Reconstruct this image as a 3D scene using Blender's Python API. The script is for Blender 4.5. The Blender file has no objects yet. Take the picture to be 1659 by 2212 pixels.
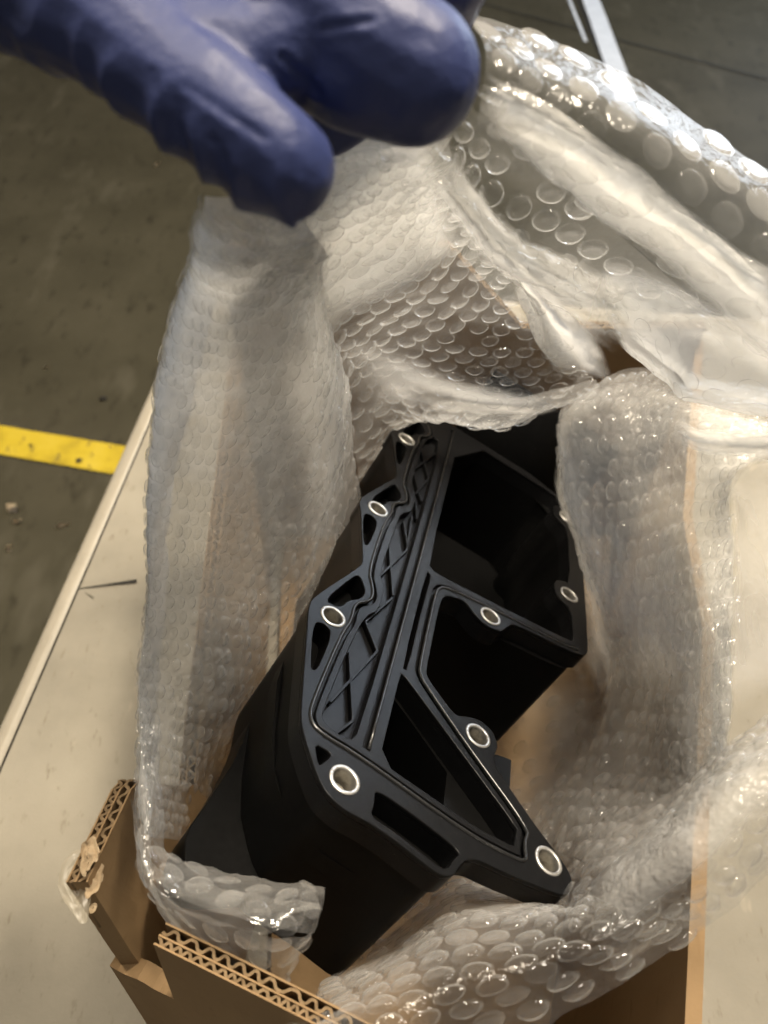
import bpy, bmesh, math, random
import numpy as np
from mathutils import Vector, Matrix, noise
random.seed(7)
R = math.radians

# ------------------------------------------------------------------ camera
sc = bpy.context.scene
C = bpy.data.collections.new('scene'); sc.collection.children.link(C)
CAM = Vector((0, 0, 1.35))
PITCH = 50.0
FPX = 1787.0                      # focal length in units where the frame is 1659 x 2212
RIGHT = Vector((1, 0, 0))
UP = Vector((0, math.sin(R(PITCH)), math.cos(R(PITCH))))
FWD = Vector((0, math.cos(R(PITCH)), -math.sin(R(PITCH))))
cd = bpy.data.cameras.new('camera'); cam = bpy.data.objects.new('camera', cd)
C.objects.link(cam); sc.camera = cam
cam.location = CAM; cam.rotation_euler = (R(90 - PITCH), 0, 0)
cd.sensor_fit = 'HORIZONTAL'; cd.sensor_width = 24.0; cd.lens = 24.0 * FPX / 1659.0
cd.clip_start = 0.01; cd.clip_end = 100
cd.dof.use_dof = True; cd.dof.focus_distance = 0.39; cd.dof.aperture_fstop = 9.0

# ------------------------------------------------------------------ light
w = bpy.data.worlds.new('World'); sc.world = w; w.use_nodes = True
bg = w.node_tree.nodes['Background']
bg.inputs[0].default_value = (1.0, 0.93, 0.82, 1); bg.inputs[1].default_value = 0.20

def area(name, loc, target, size, energy, col, sy=None):
    l = bpy.data.lights.new(name, 'AREA'); l.energy = energy; l.color = col
    l.shape = 'RECTANGLE'; l.size = size; l.size_y = sy or size
    o = bpy.data.objects.new(name, l); C.objects.link(o); o.location = loc
    d = Vector(target) - Vector(loc)
    o.rotation_euler = d.to_track_quat('-Z', 'Y').to_euler()
    return o
area('hall_or_fill_lamp', (1.0, 1.1, 3.4), (0, 0.3, 1.0), 0.5, 125, (1.0, 0.87, 0.69), 0.4)
area('hall_or_fill_lamp', (-1.2, 1.5, 3.6), (0, 0.4, 1.0), 0.5, 62, (1.0, 0.86, 0.67), 0.3)
area('hall_or_fill_lamp', (0.15, 0.35, 3.7), (0.05, 0.3, 1.0), 0.6, 30, (1.0, 0.88, 0.72), 0.5)  # added fill straight above, brightens the inside of the box
area('daylight_door', (2.7, 4.3, 1.9), (0.1, 0.5, 1.0), 1.8, 75, (0.74, 0.85, 1.0), 2.2)

sc.view_settings.view_transform = 'Standard'; sc.view_settings.look = 'None'
sc.view_settings.exposure = 0.15; sc.view_settings.gamma = 1.0
sc.view_settings.use_curve_mapping = False
sc.cycles.transparent_max_bounces = 24
sc.cycles.max_bounces = 8; sc.cycles.diffuse_bounces = 5; sc.cycles.glossy_bounces = 2
sc.cycles.transmission_bounces = 6
sc.cycles.use_adaptive_sampling = True; sc.cycles.adaptive_threshold = 0.06; sc.cycles.adaptive_min_samples = 12
sc.cycles.caustics_reflective = False; sc.cycles.caustics_refractive = False

# ------------------------------------------------------------------ helpers
def ray(px, py):
    return RIGHT * ((px - 830) / FPX) + UP * ((1106 - py) / FPX) + FWD
def P(px, py, d):
    return CAM + ray(px, py) * d
def pz(px, py, z):
    r = ray(px, py); return CAM + r * ((z - CAM.z) / r.z)
def project(p):
    q = p - CAM; d = q.dot(FWD)
    return 830 + q.dot(RIGHT) / d * FPX, 1106 - q.dot(UP) / d * FPX, d

def obj(name, me, mat=None, parent=None, smooth=False):
    if isinstance(me, bmesh.types.BMesh):
        m = bpy.data.meshes.new(name); me.to_mesh(m); me.free(); me = m
    o = bpy.data.objects.new(name, me); C.objects.link(o)
    if mat is not None and not me.materials: me.materials.append(mat)
    if smooth: me.polygons.foreach_set('use_smooth', [True] * len(me.polygons))
    if parent: o.parent = parent
    return o
def tag(o, label, cat, group=None, kind=None):
    if label: o['label'] = label
    if cat: o['category'] = cat
    if group: o['group'] = group
    if kind: o['kind'] = kind
    return o
def empty(name, loc, label, cat, group=None):
    o = bpy.data.objects.new(name, None); C.objects.link(o); o.location = loc
    o.empty_display_size = 0.02
    bpy.context.view_layer.update()
    return tag(o, label, cat, group)
def under(o, parent):
    """parent o (built in world space) to parent, keeping its place"""
    o.parent = parent
    o.matrix_parent_inverse = Matrix.Translation(-parent.location)
    return o
def pydata(name, v, f):
    m = bpy.data.meshes.new(name); m.from_pydata([tuple(x) for x in v], [], f); m.update(); return m

# ------------------------------------------------------------------ materials
def mat(name):
    m = bpy.data.materials.new(name); m.use_nodes = True
    nt = m.node_tree; nt.nodes.clear()
    out = nt.nodes.new('ShaderNodeOutputMaterial')
    return m, nt, out
def N(nt, typ, **kw):
    n = nt.nodes.new('ShaderNode' + typ)
    for k, v in kw.items():
        if k.startswith('i_'):
            key = k[2:]; key = int(key) if key.isdigit() else key.replace('_', ' ')
            n.inputs[key].default_value = v
        else: setattr(n, k, v)
    return n
def ramp(nt, src, stops):
    r = nt.nodes.new('ShaderNodeValToRGB'); e = r.color_ramp.elements
    while len(e) < len(stops): e.new(0.5)
    for k, (p, c) in enumerate(stops): e[k].position = p; e[k].color = (*c, 1)
    nt.links.new(src, r.inputs[0]); return r
def noise_tex(nt, scale, detail=4, rough=0.6, coord='Object', vscale=None):
    tc = nt.nodes.new('ShaderNodeTexCoord')
    n = N(nt, 'TexNoise', i_Scale=scale, i_Detail=detail, i_Roughness=rough)
    src = tc.outputs[coord]
    if vscale:
        mp = nt.nodes.new('ShaderNodeMapping'); mp.inputs['Scale'].default_value = vscale
        nt.links.new(src, mp.inputs[0]); src = mp.outputs[0]
    nt.links.new(src, n.inputs['Vector']); return n
def surface(name, stops, scale, rough=0.6, bump=0.2, bscale=None, spec=0.4, metallic=0.0, bdist=0.001, vscale=None, detail=5):
    m, nt, out = mat(name)
    p = N(nt, 'BsdfPrincipled', i_Roughness=rough, i_Metallic=metallic)
    p.inputs['Specular IOR Level'].default_value = spec
    n = noise_tex(nt, scale, detail, vscale=vscale)
    r = ramp(nt, n.outputs[0], stops)
    nt.links.new(r.outputs[0], p.inputs['Base Color'])
    n2 = noise_tex(nt, bscale or scale * 3, 4, vscale=vscale)
    b = N(nt, 'Bump', i_Strength=bump, i_Distance=bdist)
    nt.links.new(n2.outputs[0], b.inputs['Height']); nt.links.new(b.outputs[0], p.inputs['Normal'])
    nt.links.new(p.outputs[0], out.inputs[0])
    return m

def film_mat(name, base, edge, power, gloss=0.2, col=(0.95, 0.945, 0.93), bscale=0, bstr=0.4, spec=0.6, haze=False):
    m, nt, out = mat(name); L = nt.links
    lw = N(nt, 'LayerWeight', i_Blend=0.5)
    pw = N(nt, 'Math', operation='POWER'); pw.inputs[1].default_value = power
    L.new(lw.outputs['Facing'], pw.inputs[0])
    ma = N(nt, 'Math', operation='MULTIPLY_ADD', use_clamp=True)
    ma.inputs[1].default_value = edge; ma.inputs[2].default_value = base
    L.new(pw.outputs[0], ma.inputs[0])
    at = N(nt, 'Attribute'); at.attribute_name = 'haze'
    hz = N(nt, 'Math', operation='MULTIPLY', use_clamp=True); L.new(ma.outputs[0], hz.inputs[0]); L.new(at.outputs['Fac'], hz.inputs[1])
    opac = hz.outputs[0] if haze else ma.outputs[0]
    tr = N(nt, 'BsdfTransparent', i_Color=(0.985, 0.985, 0.98, 1))
    df = N(nt, 'BsdfDiffuse', i_Color=(*col, 1)); tl = N(nt, 'BsdfTranslucent', i_Color=(*col, 1))
    mx = N(nt, 'MixShader', i_0=0.5); L.new(df.outputs[0], mx.inputs[1]); L.new(tl.outputs[0], mx.inputs[2])
    m1 = N(nt, 'MixShader'); L.new(opac, m1.inputs[0]); L.new(tr.outputs[0], m1.inputs[1]); L.new(mx.outputs[0], m1.inputs[2])
    gl = N(nt, 'BsdfGlossy', i_Roughness=gloss, i_Color=(1, 1, 1, 1))
    p5 = N(nt, 'Math', operation='POWER'); p5.inputs[1].default_value = 5.0; L.new(lw.outputs['Facing'], p5.inputs[0])
    fr = N(nt, 'Math', operation='MULTIPLY_ADD'); fr.inputs[1].default_value = 0.75; fr.inputs[2].default_value = 0.045; L.new(p5.outputs[0], fr.inputs[0])
    if bscale:
        n = noise_tex(nt, bscale, 2, 0.6)
        b = N(nt, 'Bump', i_Strength=bstr, i_Distance=0.0012); L.new(n.outputs[0], b.inputs['Height'])
        L.new(b.outputs[0], df.inputs['Normal']); L.new(b.outputs[0], gl.inputs['Normal'])
    fm = N(nt, 'Math', operation='MULTIPLY'); fm.inputs[1].default_value = spec; L.new(fr.outputs[0], fm.inputs[0])
    if haze:
        mn = N(nt, 'Math', operation='MINIMUM'); mn.inputs[1].default_value = 1.0; L.new(at.outputs['Fac'], mn.inputs[0])
        f2 = N(nt, 'Math', operation='MULTIPLY', use_clamp=True); L.new(fm.outputs[0], f2.inputs[0]); L.new(mn.outputs[0], f2.inputs[1]); fm = f2
    m2 = N(nt, 'MixShader'); L.new(fm.outputs[0], m2.inputs[0]); L.new(m1.outputs[0], m2.inputs[1]); L.new(gl.outputs[0], m2.inputs[2])
    L.new(m2.outputs[0], out.inputs[0])
    return m
M_film = film_mat('polythene_film', 0.035, 0.28, 1.6, 0.14, bscale=230, bstr=0.7, spec=0.6)
M_bub = film_mat('polythene_bubble', 0.012, 0.48, 1.4, 0.06, spec=0.9)
M_bub_f = film_mat('slack_bubble', 0.015, 0.34, 1.3, 0.06, spec=1.0)
M_film_c = film_mat('creased_polythene', 0.30, 0.32, 1.4, 0.12, bscale=260, bstr=1.0, spec=1.0, haze=True)
M_face = surface('flange_plastic', [(0.3, (0.005, 0.005, 0.0053)), (0.75, (0.008, 0.008, 0.0085))], 300, 0.30, 0.12, 900, 0.14, bdist=0.0004)  # lighter than the body plastic: up-facing light and dust put into the colour
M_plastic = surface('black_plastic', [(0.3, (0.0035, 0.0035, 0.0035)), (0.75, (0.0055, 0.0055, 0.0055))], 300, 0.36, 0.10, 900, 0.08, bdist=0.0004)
M_rubber = surface('black_rubber', [(0.3, (0.010, 0.010, 0.010)), (0.7, (0.015, 0.015, 0.015))], 200, 0.25, 0.08, 600, 0.6, bdist=0.0003)
M_steel = surface('bushing_steel', [(0.3, (0.52, 0.50, 0.47)), (0.7, (0.70, 0.69, 0.66))], 400, 0.38, 0.3, 900, 0.5, metallic=0.85, bdist=0.0003)
M_glove = surface('blue_nitrile', [(0.25, (0.024, 0.036, 0.118)), (0.8, (0.036, 0.050, 0.152))], 14, 0.5, 0.3, 120, 0.38, bdist=0.0025)
M_sleeve = surface('dark_sleeve', [(0.3, (0.015, 0.016, 0.022)), (0.8, (0.030, 0.032, 0.04))], 40, 0.9, 0.4, 300)
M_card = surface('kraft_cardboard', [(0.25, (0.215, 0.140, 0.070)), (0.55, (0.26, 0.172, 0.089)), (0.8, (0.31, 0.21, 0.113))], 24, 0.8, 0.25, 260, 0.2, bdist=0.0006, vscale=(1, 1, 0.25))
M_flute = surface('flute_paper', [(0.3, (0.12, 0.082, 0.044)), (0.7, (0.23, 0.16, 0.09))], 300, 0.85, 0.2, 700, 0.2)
M_torn = surface('torn_paper', [(0.3, (0.34, 0.25, 0.15)), (0.7, (0.46, 0.36, 0.24))], 200, 0.9, 0.5, 500, 0.1)
M_table = surface('fibreboard_top', [(0.25, (0.165, 0.150, 0.116)), (0.5, (0.245, 0.224, 0.178)), (0.75, (0.305, 0.282, 0.228))], 5, 0.62, 0.25, 420, 0.3, bdist=0.0005, detail=9)
def flecks(m, scale, lo, hi, col, amount):
    nt = m.node_tree; L = nt.links; p = next(n for n in nt.nodes if n.type == 'BSDF_PRINCIPLED')
    src = p.inputs['Base Color'].links[0].from_socket
    n = noise_tex(nt, scale, 3, 0.7, vscale=(1, 0.35, 1)); r = ramp(nt, n.outputs[0], [(lo, (0, 0, 0)), (hi, (1, 1, 1))])
    k = N(nt, 'Math', operation='MULTIPLY'); k.inputs[1].default_value = amount; L.new(r.outputs[0], k.inputs[0])
    mx = N(nt, 'MixRGB'); mx.inputs[2].default_value = (*col, 1)
    L.new(k.outputs[0], mx.inputs[0]); L.new(src, mx.inputs[1]); L.new(mx.outputs[0], p.inputs['Base Color'])
flecks(M_table, 130, 0.60, 0.72, (0.13, 0.10, 0.06), 0.55)
flecks(M_table, 45, 0.64, 0.74, (0.42, 0.37, 0.28), 0.5)
flecks(M_card, 90, 0.60, 0.74, (0.17, 0.10, 0.045), 0.5)
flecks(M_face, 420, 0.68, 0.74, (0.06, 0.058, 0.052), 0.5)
flecks(M_steel, 500, 0.52, 0.68, (0.22, 0.20, 0.17), 0.6)
M_edge = surface('edge_banding', [(0.3, (0.27, 0.245, 0.195)), (0.7, (0.33, 0.30, 0.24))], 30, 0.4, 0.1, 200)
M_floor = surface('sealed_concrete', [(0.2, (0.036, 0.032, 0.020)), (0.5, (0.050, 0.045, 0.029)), (0.8, (0.067, 0.060, 0.040))], 3.5, 0.65, 0.35, 220, 0.12, bdist=0.0015, detail=8)
flecks(M_floor, 26, 0.56, 0.70, (0.024, 0.021, 0.013), 0.75)
flecks(M_floor, 7, 0.56, 0.72, (0.085, 0.077, 0.055), 0.75)
flecks(M_floor, 160, 0.66, 0.74, (0.12, 0.11, 0.085), 0.6)
M_yellow = surface('yellow_tape', [(0.25, (0.34, 0.25, 0.015)), (0.5, (0.50, 0.37, 0.02)), (0.8, (0.56, 0.43, 0.05))], 16, 0.5, 0.3, 90, 0.4, bdist=0.001)
flecks(M_yellow, 40, 0.60, 0.66, (0.16, 0.12, 0.03), 0.7)
M_whitetape = surface('pale_floor_tape', [(0.25, (0.66, 0.70, 0.76)), (0.7, (0.80, 0.84, 0.90))], 20, 0.3, 0.2, 90)
M_dark = surface('dark_gap', [(0.3, (0.014, 0.012, 0.010)), (0.7, (0.022, 0.02, 0.016))], 50, 0.9, 0.1)
M_wood = surface('pale_wood', [(0.3, (0.55, 0.44, 0.29)), (0.7, (0.75, 0.64, 0.46))], 120, 0.75, 0.2)
M_ptape = film_mat('packing_tape', 0.30, 0.2, 2.0, 0.3, (0.80, 0.72, 0.55))

# ------------------------------------------------------------------ floor, tape, joints
TZ = 0.70
def sheet(name, pts, z, m, parent=None):
    return obj(name, pydata(name, [(p.x, p.y, z) for p in pts], [tuple(range(len(pts)))]), m, parent)
bm = bmesh.new(); bmesh.ops.create_grid(bm, x_segments=8, y_segments=8, size=12); fl = obj('floor', bm, M_floor); fl['kind'] = 'structure'
fl.location = (0, 6, 0)
def wavy(a, b, n, amp, seed):
    out = []
    for i in range(n + 1):
        p = a.lerp(b, i / n); d = (b - a).normalized(); s = Vector((-d.y, d.x, 0))
        out.append(p + s * amp * noise.noise(Vector((i * 0.45, seed, 0))))
    return out
# yellow line (runs on under the table and off to the left)
a0, a1 = pz(0, 921, 0), pz(245, 962, 0); b0, b1 = pz(0, 984, 0), pz(225, 1022, 0)
da = (a1 - a0).normalized(); 
top = wavy(a0 - da * 2.5, a1 + da * 0.9, 90, 0.0025, 1.0); bot = wavy(b0 - da * 2.5, b1 + da * 0.9, 90, 0.003, 5.0)
yl = sheet('floor_line', top + bot[::-1], 0.004, M_yellow); tag(yl, 'scuffed yellow line on the floor left of the table', 'floor line')
for k, (x, y, s) in enumerate([(68, 966, .006), (172, 998, .009), (196, 1013, .003)]):
    p = pz(x, y, 0)
    pts = [p + Vector((math.cos(t) * s * random.uniform(.6, 1.2), math.sin(t) * s * random.uniform(.6, 1.2), 0)) for t in np.linspace(0, 6.28, 9)[:-1]]
    under(sheet('scuff_mark', pts, 0.006, M_dark), yl)
# pale strip and joints, upper right
def strip(name, p, q, wpx, z, m, ext0=1.5, ext1=0.6):
    a, b = pz(*p, 0), pz(*q, 0); d = (b - a).normalized(); s = Vector((d.y, -d.x, 0)) * wpx
    a = a - d * ext0; b = b + d * ext1
    n = 40; l = wavy(a, b, n, 0.002, 3); r = [x + s for x in l]
    return sheet(name, l + r[::-1], z, m)
st = strip('floor_strip', (1258, 0), (1306, 140), -0.075, 0.005, M_whitetape, 1.5, 0.32)
tag(st, 'wide pale bluish strip stuck on the floor, upper right', 'floor strip')
ln = strip('floor_strip', (1226, 0), (1262, 92), -0.013, 0.005, M_whitetape, 1.5, 0.0)
tag(ln, 'thin white line beside the wide pale floor strip', 'floor strip')
jg = strip('joint', (1246, 0), (1300, 140), -0.016, 0.004, M_dark, 1.5, 0.32); jg.parent = fl; jg.matrix_parent_inverse = Matrix.Translation((0, -6, 0))
for q in (((1092, 22), (1659, 172), .009), ((600, -110), (1090, 20), .009)):
    jg = strip('joint', q[0], q[1], q[2], 0.0045, M_dark, 0.0, 0.0); jg.parent = fl; jg.matrix_parent_inverse = Matrix.Translation((0, -6, 0))
# specks on the floor
def blob(name, c, r, h, m, seed):
    bm = bmesh.new(); bmesh.ops.create_icosphere(bm, subdivisions=2, radius=1)
    for v in bm.verts:
        k = 1 + 0.5 * noise.noise(v.co * 1.3 + Vector((seed, 0, 0)))
        v.co = Vector((v.co.x * r * k, v.co.y * r * 0.7 * k, v.co.z * h))
    o = obj(name, bm, m, None, True); o.location = c; return o
o = blob('rubber_crumb', pz(222, 861, 0.004), 0.009, 0.005, M_dark, 1); tag(o, 'black crumb on the floor just above the yellow line', 'crumb')
def shaving(px, py, L, wid, turns, seed, label):
    bm = bmesh.new(); n = 14; prev = None
    for i in range(n + 1):
        t = i / n; ang = turns * t
        c = Vector((math.sin(ang) * L / max(turns, .5), wid * 0.4 * math.sin(t * 5 + seed), (1 - math.cos(ang)) * L / max(turns, .5) * 0.35 + 0.001))
        ww = wid * (0.35 + 0.65 * math.sin(math.pi * min(1, t + 0.1)))
        a = bm.verts.new(c + Vector((0, ww, 0))); b = bm.verts.new(c - Vector((0, ww, 0.001)))
        if prev: bm.faces.new((prev[0], prev[1], b, a))
        prev = (a, b)
    bmesh.ops.solidify(bm, geom=bm.faces[:], thickness=0.0006)
    o = obj('wood_shaving', bm, M_wood, None, True); o.location = pz(px, py, 0.002); o.rotation_euler = (0, 0, seed * 1.7)
    tag(o, label, 'wood shaving', 'wood shavings on the floor')
shaving(38, 1098, .06, .012, 3.2, 2.1, 'largest curled pale wood shaving, below the yellow line')
shaving(28, 1122, .04, .006, 1.8, 3.4, 'thin curled wood shaving touching the largest one')
shaving(123, 1140, .028, .006, 0.6, 0.3, 'short flat wood sliver right of the largest curled shaving')
shaving(22, 1190, .03, .006, 2.5, 1.2, 'small pale wood shaving at the frame edge, lowest of all')
shaving(333, 358, .03, .004, 0.7, 4.2, 'tiny wood sliver on the floor under the gloved hand')
shaving(246, 974, .02, .004, 1.0, 5.0, 'tiny pale sliver at the end of the yellow line')
shaving(104, 230 + 816 * .6777 / .6777 * 0 + 560, .018, .003, 0.5, 2.6, 'faint splinter on bare floor far left above the yellow line')

# ------------------------------------------------------------------ table
tl, tl2 = pz(0, 1530, TZ), pz(404, 640, TZ)
td = (tl2 - tl).normalized(); tn = Vector((td.y, -td.x, 0))     # tn points into the table
corner = tl2 + td * 0.05
t_near = tl - td * 0.9
table = empty('work_table', (0.1, 0.2, 0), 'beige fibreboard work table with rounded pale edge under the box', 'table')
THK = 0.028
def tpt(s, t, z): p = t_near + td * s + tn * t; return Vector((p.x, p.y, z))
LT = (corner - t_near).length; WT = 0.86
bm = bmesh.new()
def box_bm(bm, s0, s1, t0, t1, z0, z1):
    vs = [bm.verts.new(tpt(s, t, z)) for z in (z0, z1) for s, t in ((s0, t0), (s0, t1), (s1, t1), (s1, t0))]
    fs = [(0, 1, 2, 3), (7, 6, 5, 4)] + [(i, i + 4, (i + 1) % 4 + 4, (i + 1) % 4) for i in range(4)]
    for q in fs: bm.faces.new([vs[i] for i in q])
    bmesh.ops.recalc_face_normals(bm, faces=bm.faces[:])
EW = 0.020
box_bm(bm, EW + .004, LT - EW - .004, EW + .004, WT, TZ - THK, TZ)
under(obj('table_top', bm, M_table), table)
bm = bmesh.new(); box_bm(bm, EW - .006, LT - EW + .006, EW - .006, WT - .01, TZ - THK + .002, TZ - .0035)
under(obj('core', bm, M_dark), table)
def edge_strip(pts):
    bm = bmesh.new(); prof = []
    for k in range(13):
        a = math.pi / 2 + math.pi * k / 12
        prof.append((math.cos(a) * EW * 0.9 + EW, math.sin(a) * THK * 0.5))
    rings = []
    for (s, t, ds, dt) in pts:
        rings.append([bm.verts.new(tpt(s + ds * x, t + dt * x, TZ - THK / 2 + z + 0.0008)) for x, z in prof])
    for a, b in zip(rings, rings[1:]):
        for i in range(len(prof) - 1): bm.faces.new((a[i], b[i], b[i + 1], a[i + 1]))
        bm.faces.new((a[0], a[-1], b[-1], b[0]))
    bmesh.ops.recalc_face_normals(bm, faces=bm.faces[:])
    return under(obj('edge_strip', bm, M_edge, None, True), table)
edge_strip([(0, 0, 1, 1), (LT, 0, -1, 1), (LT, WT, -1, 0)])
# legs
for s, t in ((.06, .06), (LT - .1, .06), (LT - .1, WT - .1), (.06, WT - .1)):
    bm = bmesh.new(); box_bm(bm, s, s + .05, t, t + .05, 0.0, TZ - THK)
    under(obj('leg', bm, M_edge), table)
# gouges in the top
def gouge(p, q, w, parent):
    a, b = pz(*p, TZ), pz(*q, TZ); d = b - a; s = Vector((-d.y, d.x, 0)).normalized()
    n = 10; up_, lo = [], []
    for i in range(n + 1):
        t = i / n; c = a.lerp(b, t); ww = w * (0.15 + 0.85 * t) * (1 + 0.5 * noise.noise(Vector((i * .9, w * 1e4, 0))))
        up_.append(c + s * ww); lo.append(c - s * ww)
    under(sheet('gouge', up_ + lo[::-1], TZ + 0.0008, M_dark), parent)
gouge((168, 1273), (296, 1256), .0022, table)
gouge((184, 1280), (203, 1293), .0006, table)

# ------------------------------------------------------------------ cardboard box
box = empty('cardboard_box', (0.02, 0.24, TZ), 'open brown double-wall cardboard box with a split near-left corner', 'box')
def wall(name, base, length, h, thick=0.0075, n=60, label=None, trim=None, fl0=0.037):
    """base(s, z) -> (point on outer face, outward normal); real liners and two rows of flutes"""
    part = None
    offs = [0.0, -thick * 0.42, -thick]
    def at(s, z, o):
        p, nn = base(s, z); return p + nn * o
    nz = 10
    def zs(s): 
        zt = h if trim is None else trim(s)
        return [TZ + 0.001 + (zt - TZ - .001) * k / nz for k in range(nz + 1)]
    bm = bmesh.new()
    lt = 0.0007; prev_b = None
    for o in offs:
        va = [[bm.verts.new(at(length * i / n, z, o)) for z in zs(length * i / n)] for i in range(n + 1)]
        vb = [[bm.verts.new(at(length * i / n, z, o - lt)) for z in zs(length * i / n)] for i in range(n + 1)]
        for i in range(n):
            for k in range(nz):
                bm.faces.new((va[i][k], va[i + 1][k], va[i + 1][k + 1], va[i][k + 1]))
                bm.faces.new((vb[i][k + 1], vb[i + 1][k + 1], vb[i + 1][k], vb[i][k]))
            bm.faces.new((va[i][nz], va[i + 1][nz], vb[i + 1][nz], vb[i][nz]))
        for i in (0, n):
            for k in range(nz): bm.faces.new((va[i][k], va[i][k + 1], vb[i][k + 1], vb[i][k]))
        if prev_b:
            for i in (0, n):
                for k in range(nz):
                    bm.faces.new((prev_b[i][k], prev_b[i][k + 1], va[i][k + 1], va[i][k]))
            for i in range(n):
                if trim is not None and length * (i + 1) / n < fl0: bm.faces.new((prev_b[i][nz], prev_b[i + 1][nz], va[i + 1][nz], va[i][nz]))
        prev_b = vb
    bmesh.ops.recalc_face_normals(bm, faces=bm.faces[:])
    part = under(obj(name, bm, M_card), box)
    if label: part['label'] = label
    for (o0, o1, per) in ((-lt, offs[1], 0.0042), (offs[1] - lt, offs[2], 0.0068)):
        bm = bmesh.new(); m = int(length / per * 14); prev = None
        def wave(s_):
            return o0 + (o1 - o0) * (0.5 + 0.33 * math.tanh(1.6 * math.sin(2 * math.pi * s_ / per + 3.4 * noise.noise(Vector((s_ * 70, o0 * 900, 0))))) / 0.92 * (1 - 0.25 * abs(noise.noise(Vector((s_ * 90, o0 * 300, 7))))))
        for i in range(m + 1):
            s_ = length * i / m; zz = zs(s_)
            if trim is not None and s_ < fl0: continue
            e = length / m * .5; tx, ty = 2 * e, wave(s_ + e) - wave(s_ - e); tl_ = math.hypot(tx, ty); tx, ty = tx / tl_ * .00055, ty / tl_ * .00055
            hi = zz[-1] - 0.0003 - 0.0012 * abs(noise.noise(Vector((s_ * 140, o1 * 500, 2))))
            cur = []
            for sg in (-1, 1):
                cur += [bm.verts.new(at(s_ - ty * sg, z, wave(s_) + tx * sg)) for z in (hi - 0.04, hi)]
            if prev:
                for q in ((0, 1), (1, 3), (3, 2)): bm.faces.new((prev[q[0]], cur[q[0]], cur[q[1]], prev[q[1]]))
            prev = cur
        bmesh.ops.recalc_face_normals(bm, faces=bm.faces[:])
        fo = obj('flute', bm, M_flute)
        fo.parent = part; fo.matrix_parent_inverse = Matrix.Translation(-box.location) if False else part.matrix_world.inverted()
    return part
RZ = 1.02
# corner points (top view, at rim height)
FLc = pz(318, 2030, RZ - .004); FRc = Vector((0.150, -0.0365, 0))
lw0 = pz(172, 1905, RZ); lw1 = pz(304, 1572, RZ)
# left wall: flares a little at the split front corner
Llen = 0.415
def left_base(s, z):
    y = 0.094 + s
    x = -0.1205 + 0.017 * min(1, s / 0.063) - 0.012 * max(0, s - 0.063) / 0.3
    kz = max(0, (RZ - z) / (RZ - TZ)); y -= 0.013 * min(1, kz / 0.27) * max(0, 1 - s / 0.1)
    x += 0.004 * min(1, kz / 0.27) * max(0, 1 - s / 0.1)
    return Vector((x, y, z)), Vector((-1, 0, 0.0))
wl = wall('wall', left_base, Llen, RZ, n=70, trim=lambda s: RZ - .075 * max(0, min(1, (s - .04) / .03)), fl0=0.0, label='left box wall, flared and torn at its near end')
fd = Vector((FRc.x - FLc.x, FRc.y - FLc.y, 0)); flen = fd.length; fd.normalize(); fn = Vector((fd.y, -fd.x, 0))
def front_base(s, z):
    k = (z - TZ) / (RZ - TZ)
    s -= 0.034
    p = Vector((FLc.x, FLc.y, 0)) + fd * s + fn * (0.030 * (1 - k) - 0.004 * math.sin(s / flen * 3.1) * k)
    return Vector((p.x, p.y, z)), fn
wf = wall('wall', front_base, flen + .034, RZ - .004, n=80, trim=lambda s: RZ - .004 if s > .034 else RZ - .080 - .004 * noise.noise(Vector((s * 90, 0, 0))), label='near box wall with open flutes along its cut top')
Rp0, Rp1 = pz(1541, 2230, RZ) + Vector((.007, 0, 0)), Vector((0.241, 0.47, 0))
rd = Vector((Rp1.x - Rp0.x, Rp1.y - Rp0.y, 0)); rd = rd + rd.normalized() * 0.128; rlen = rd.length; rd.normalize(); rn = Vector((rd.y, -rd.x, 0))
def right_base(s, z):
    k = (z - TZ) / (RZ - TZ)
    p = Vector((Rp0.x, Rp0.y, 0)) + rd * (s - .075) - rn * 0.016 * (1 - k)
    return Vector((p.x, p.y, z)), rn
wr = wall('wall', right_base, rlen, RZ, thick=.0055, n=90, trim=lambda s: RZ - .032 - .05 * max(0, min(1, (s - .26) / .12)), fl0=9.0)
def back_base(s, z):
    return Vector((-0.115 + s, 0.520, z)), Vector((0, 1, 0))
wb = wall('wall', back_base, 0.360, RZ, n=80, trim=lambda s: RZ + .008 - .07 * max(0, min(1, (s - .16) / .06)), fl0=0.0)
bmb = bmesh.new()
pts = [Vector((FLc.x + .01, FLc.y + .03, 0)), Vector((Rp0.x - .01, Rp0.y - .06, 0)), Vector((.225, .508, 0)), Vector((-.10, .508, 0))]
v1 = [bmb.verts.new((p.x, p.y, TZ + .002)) for p in pts]; v2 = [bmb.verts.new((p.x, p.y, TZ + .009)) for p in pts]
bmb.faces.new(v1[::-1]); bmb.faces.new(v2)
for i in range(4): bmb.faces.new((v1[i], v1[(i + 1) % 4], v2[(i + 1) % 4], v2[i]))
under(obj('bottom_panel', bmb, M_card), box)
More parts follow.
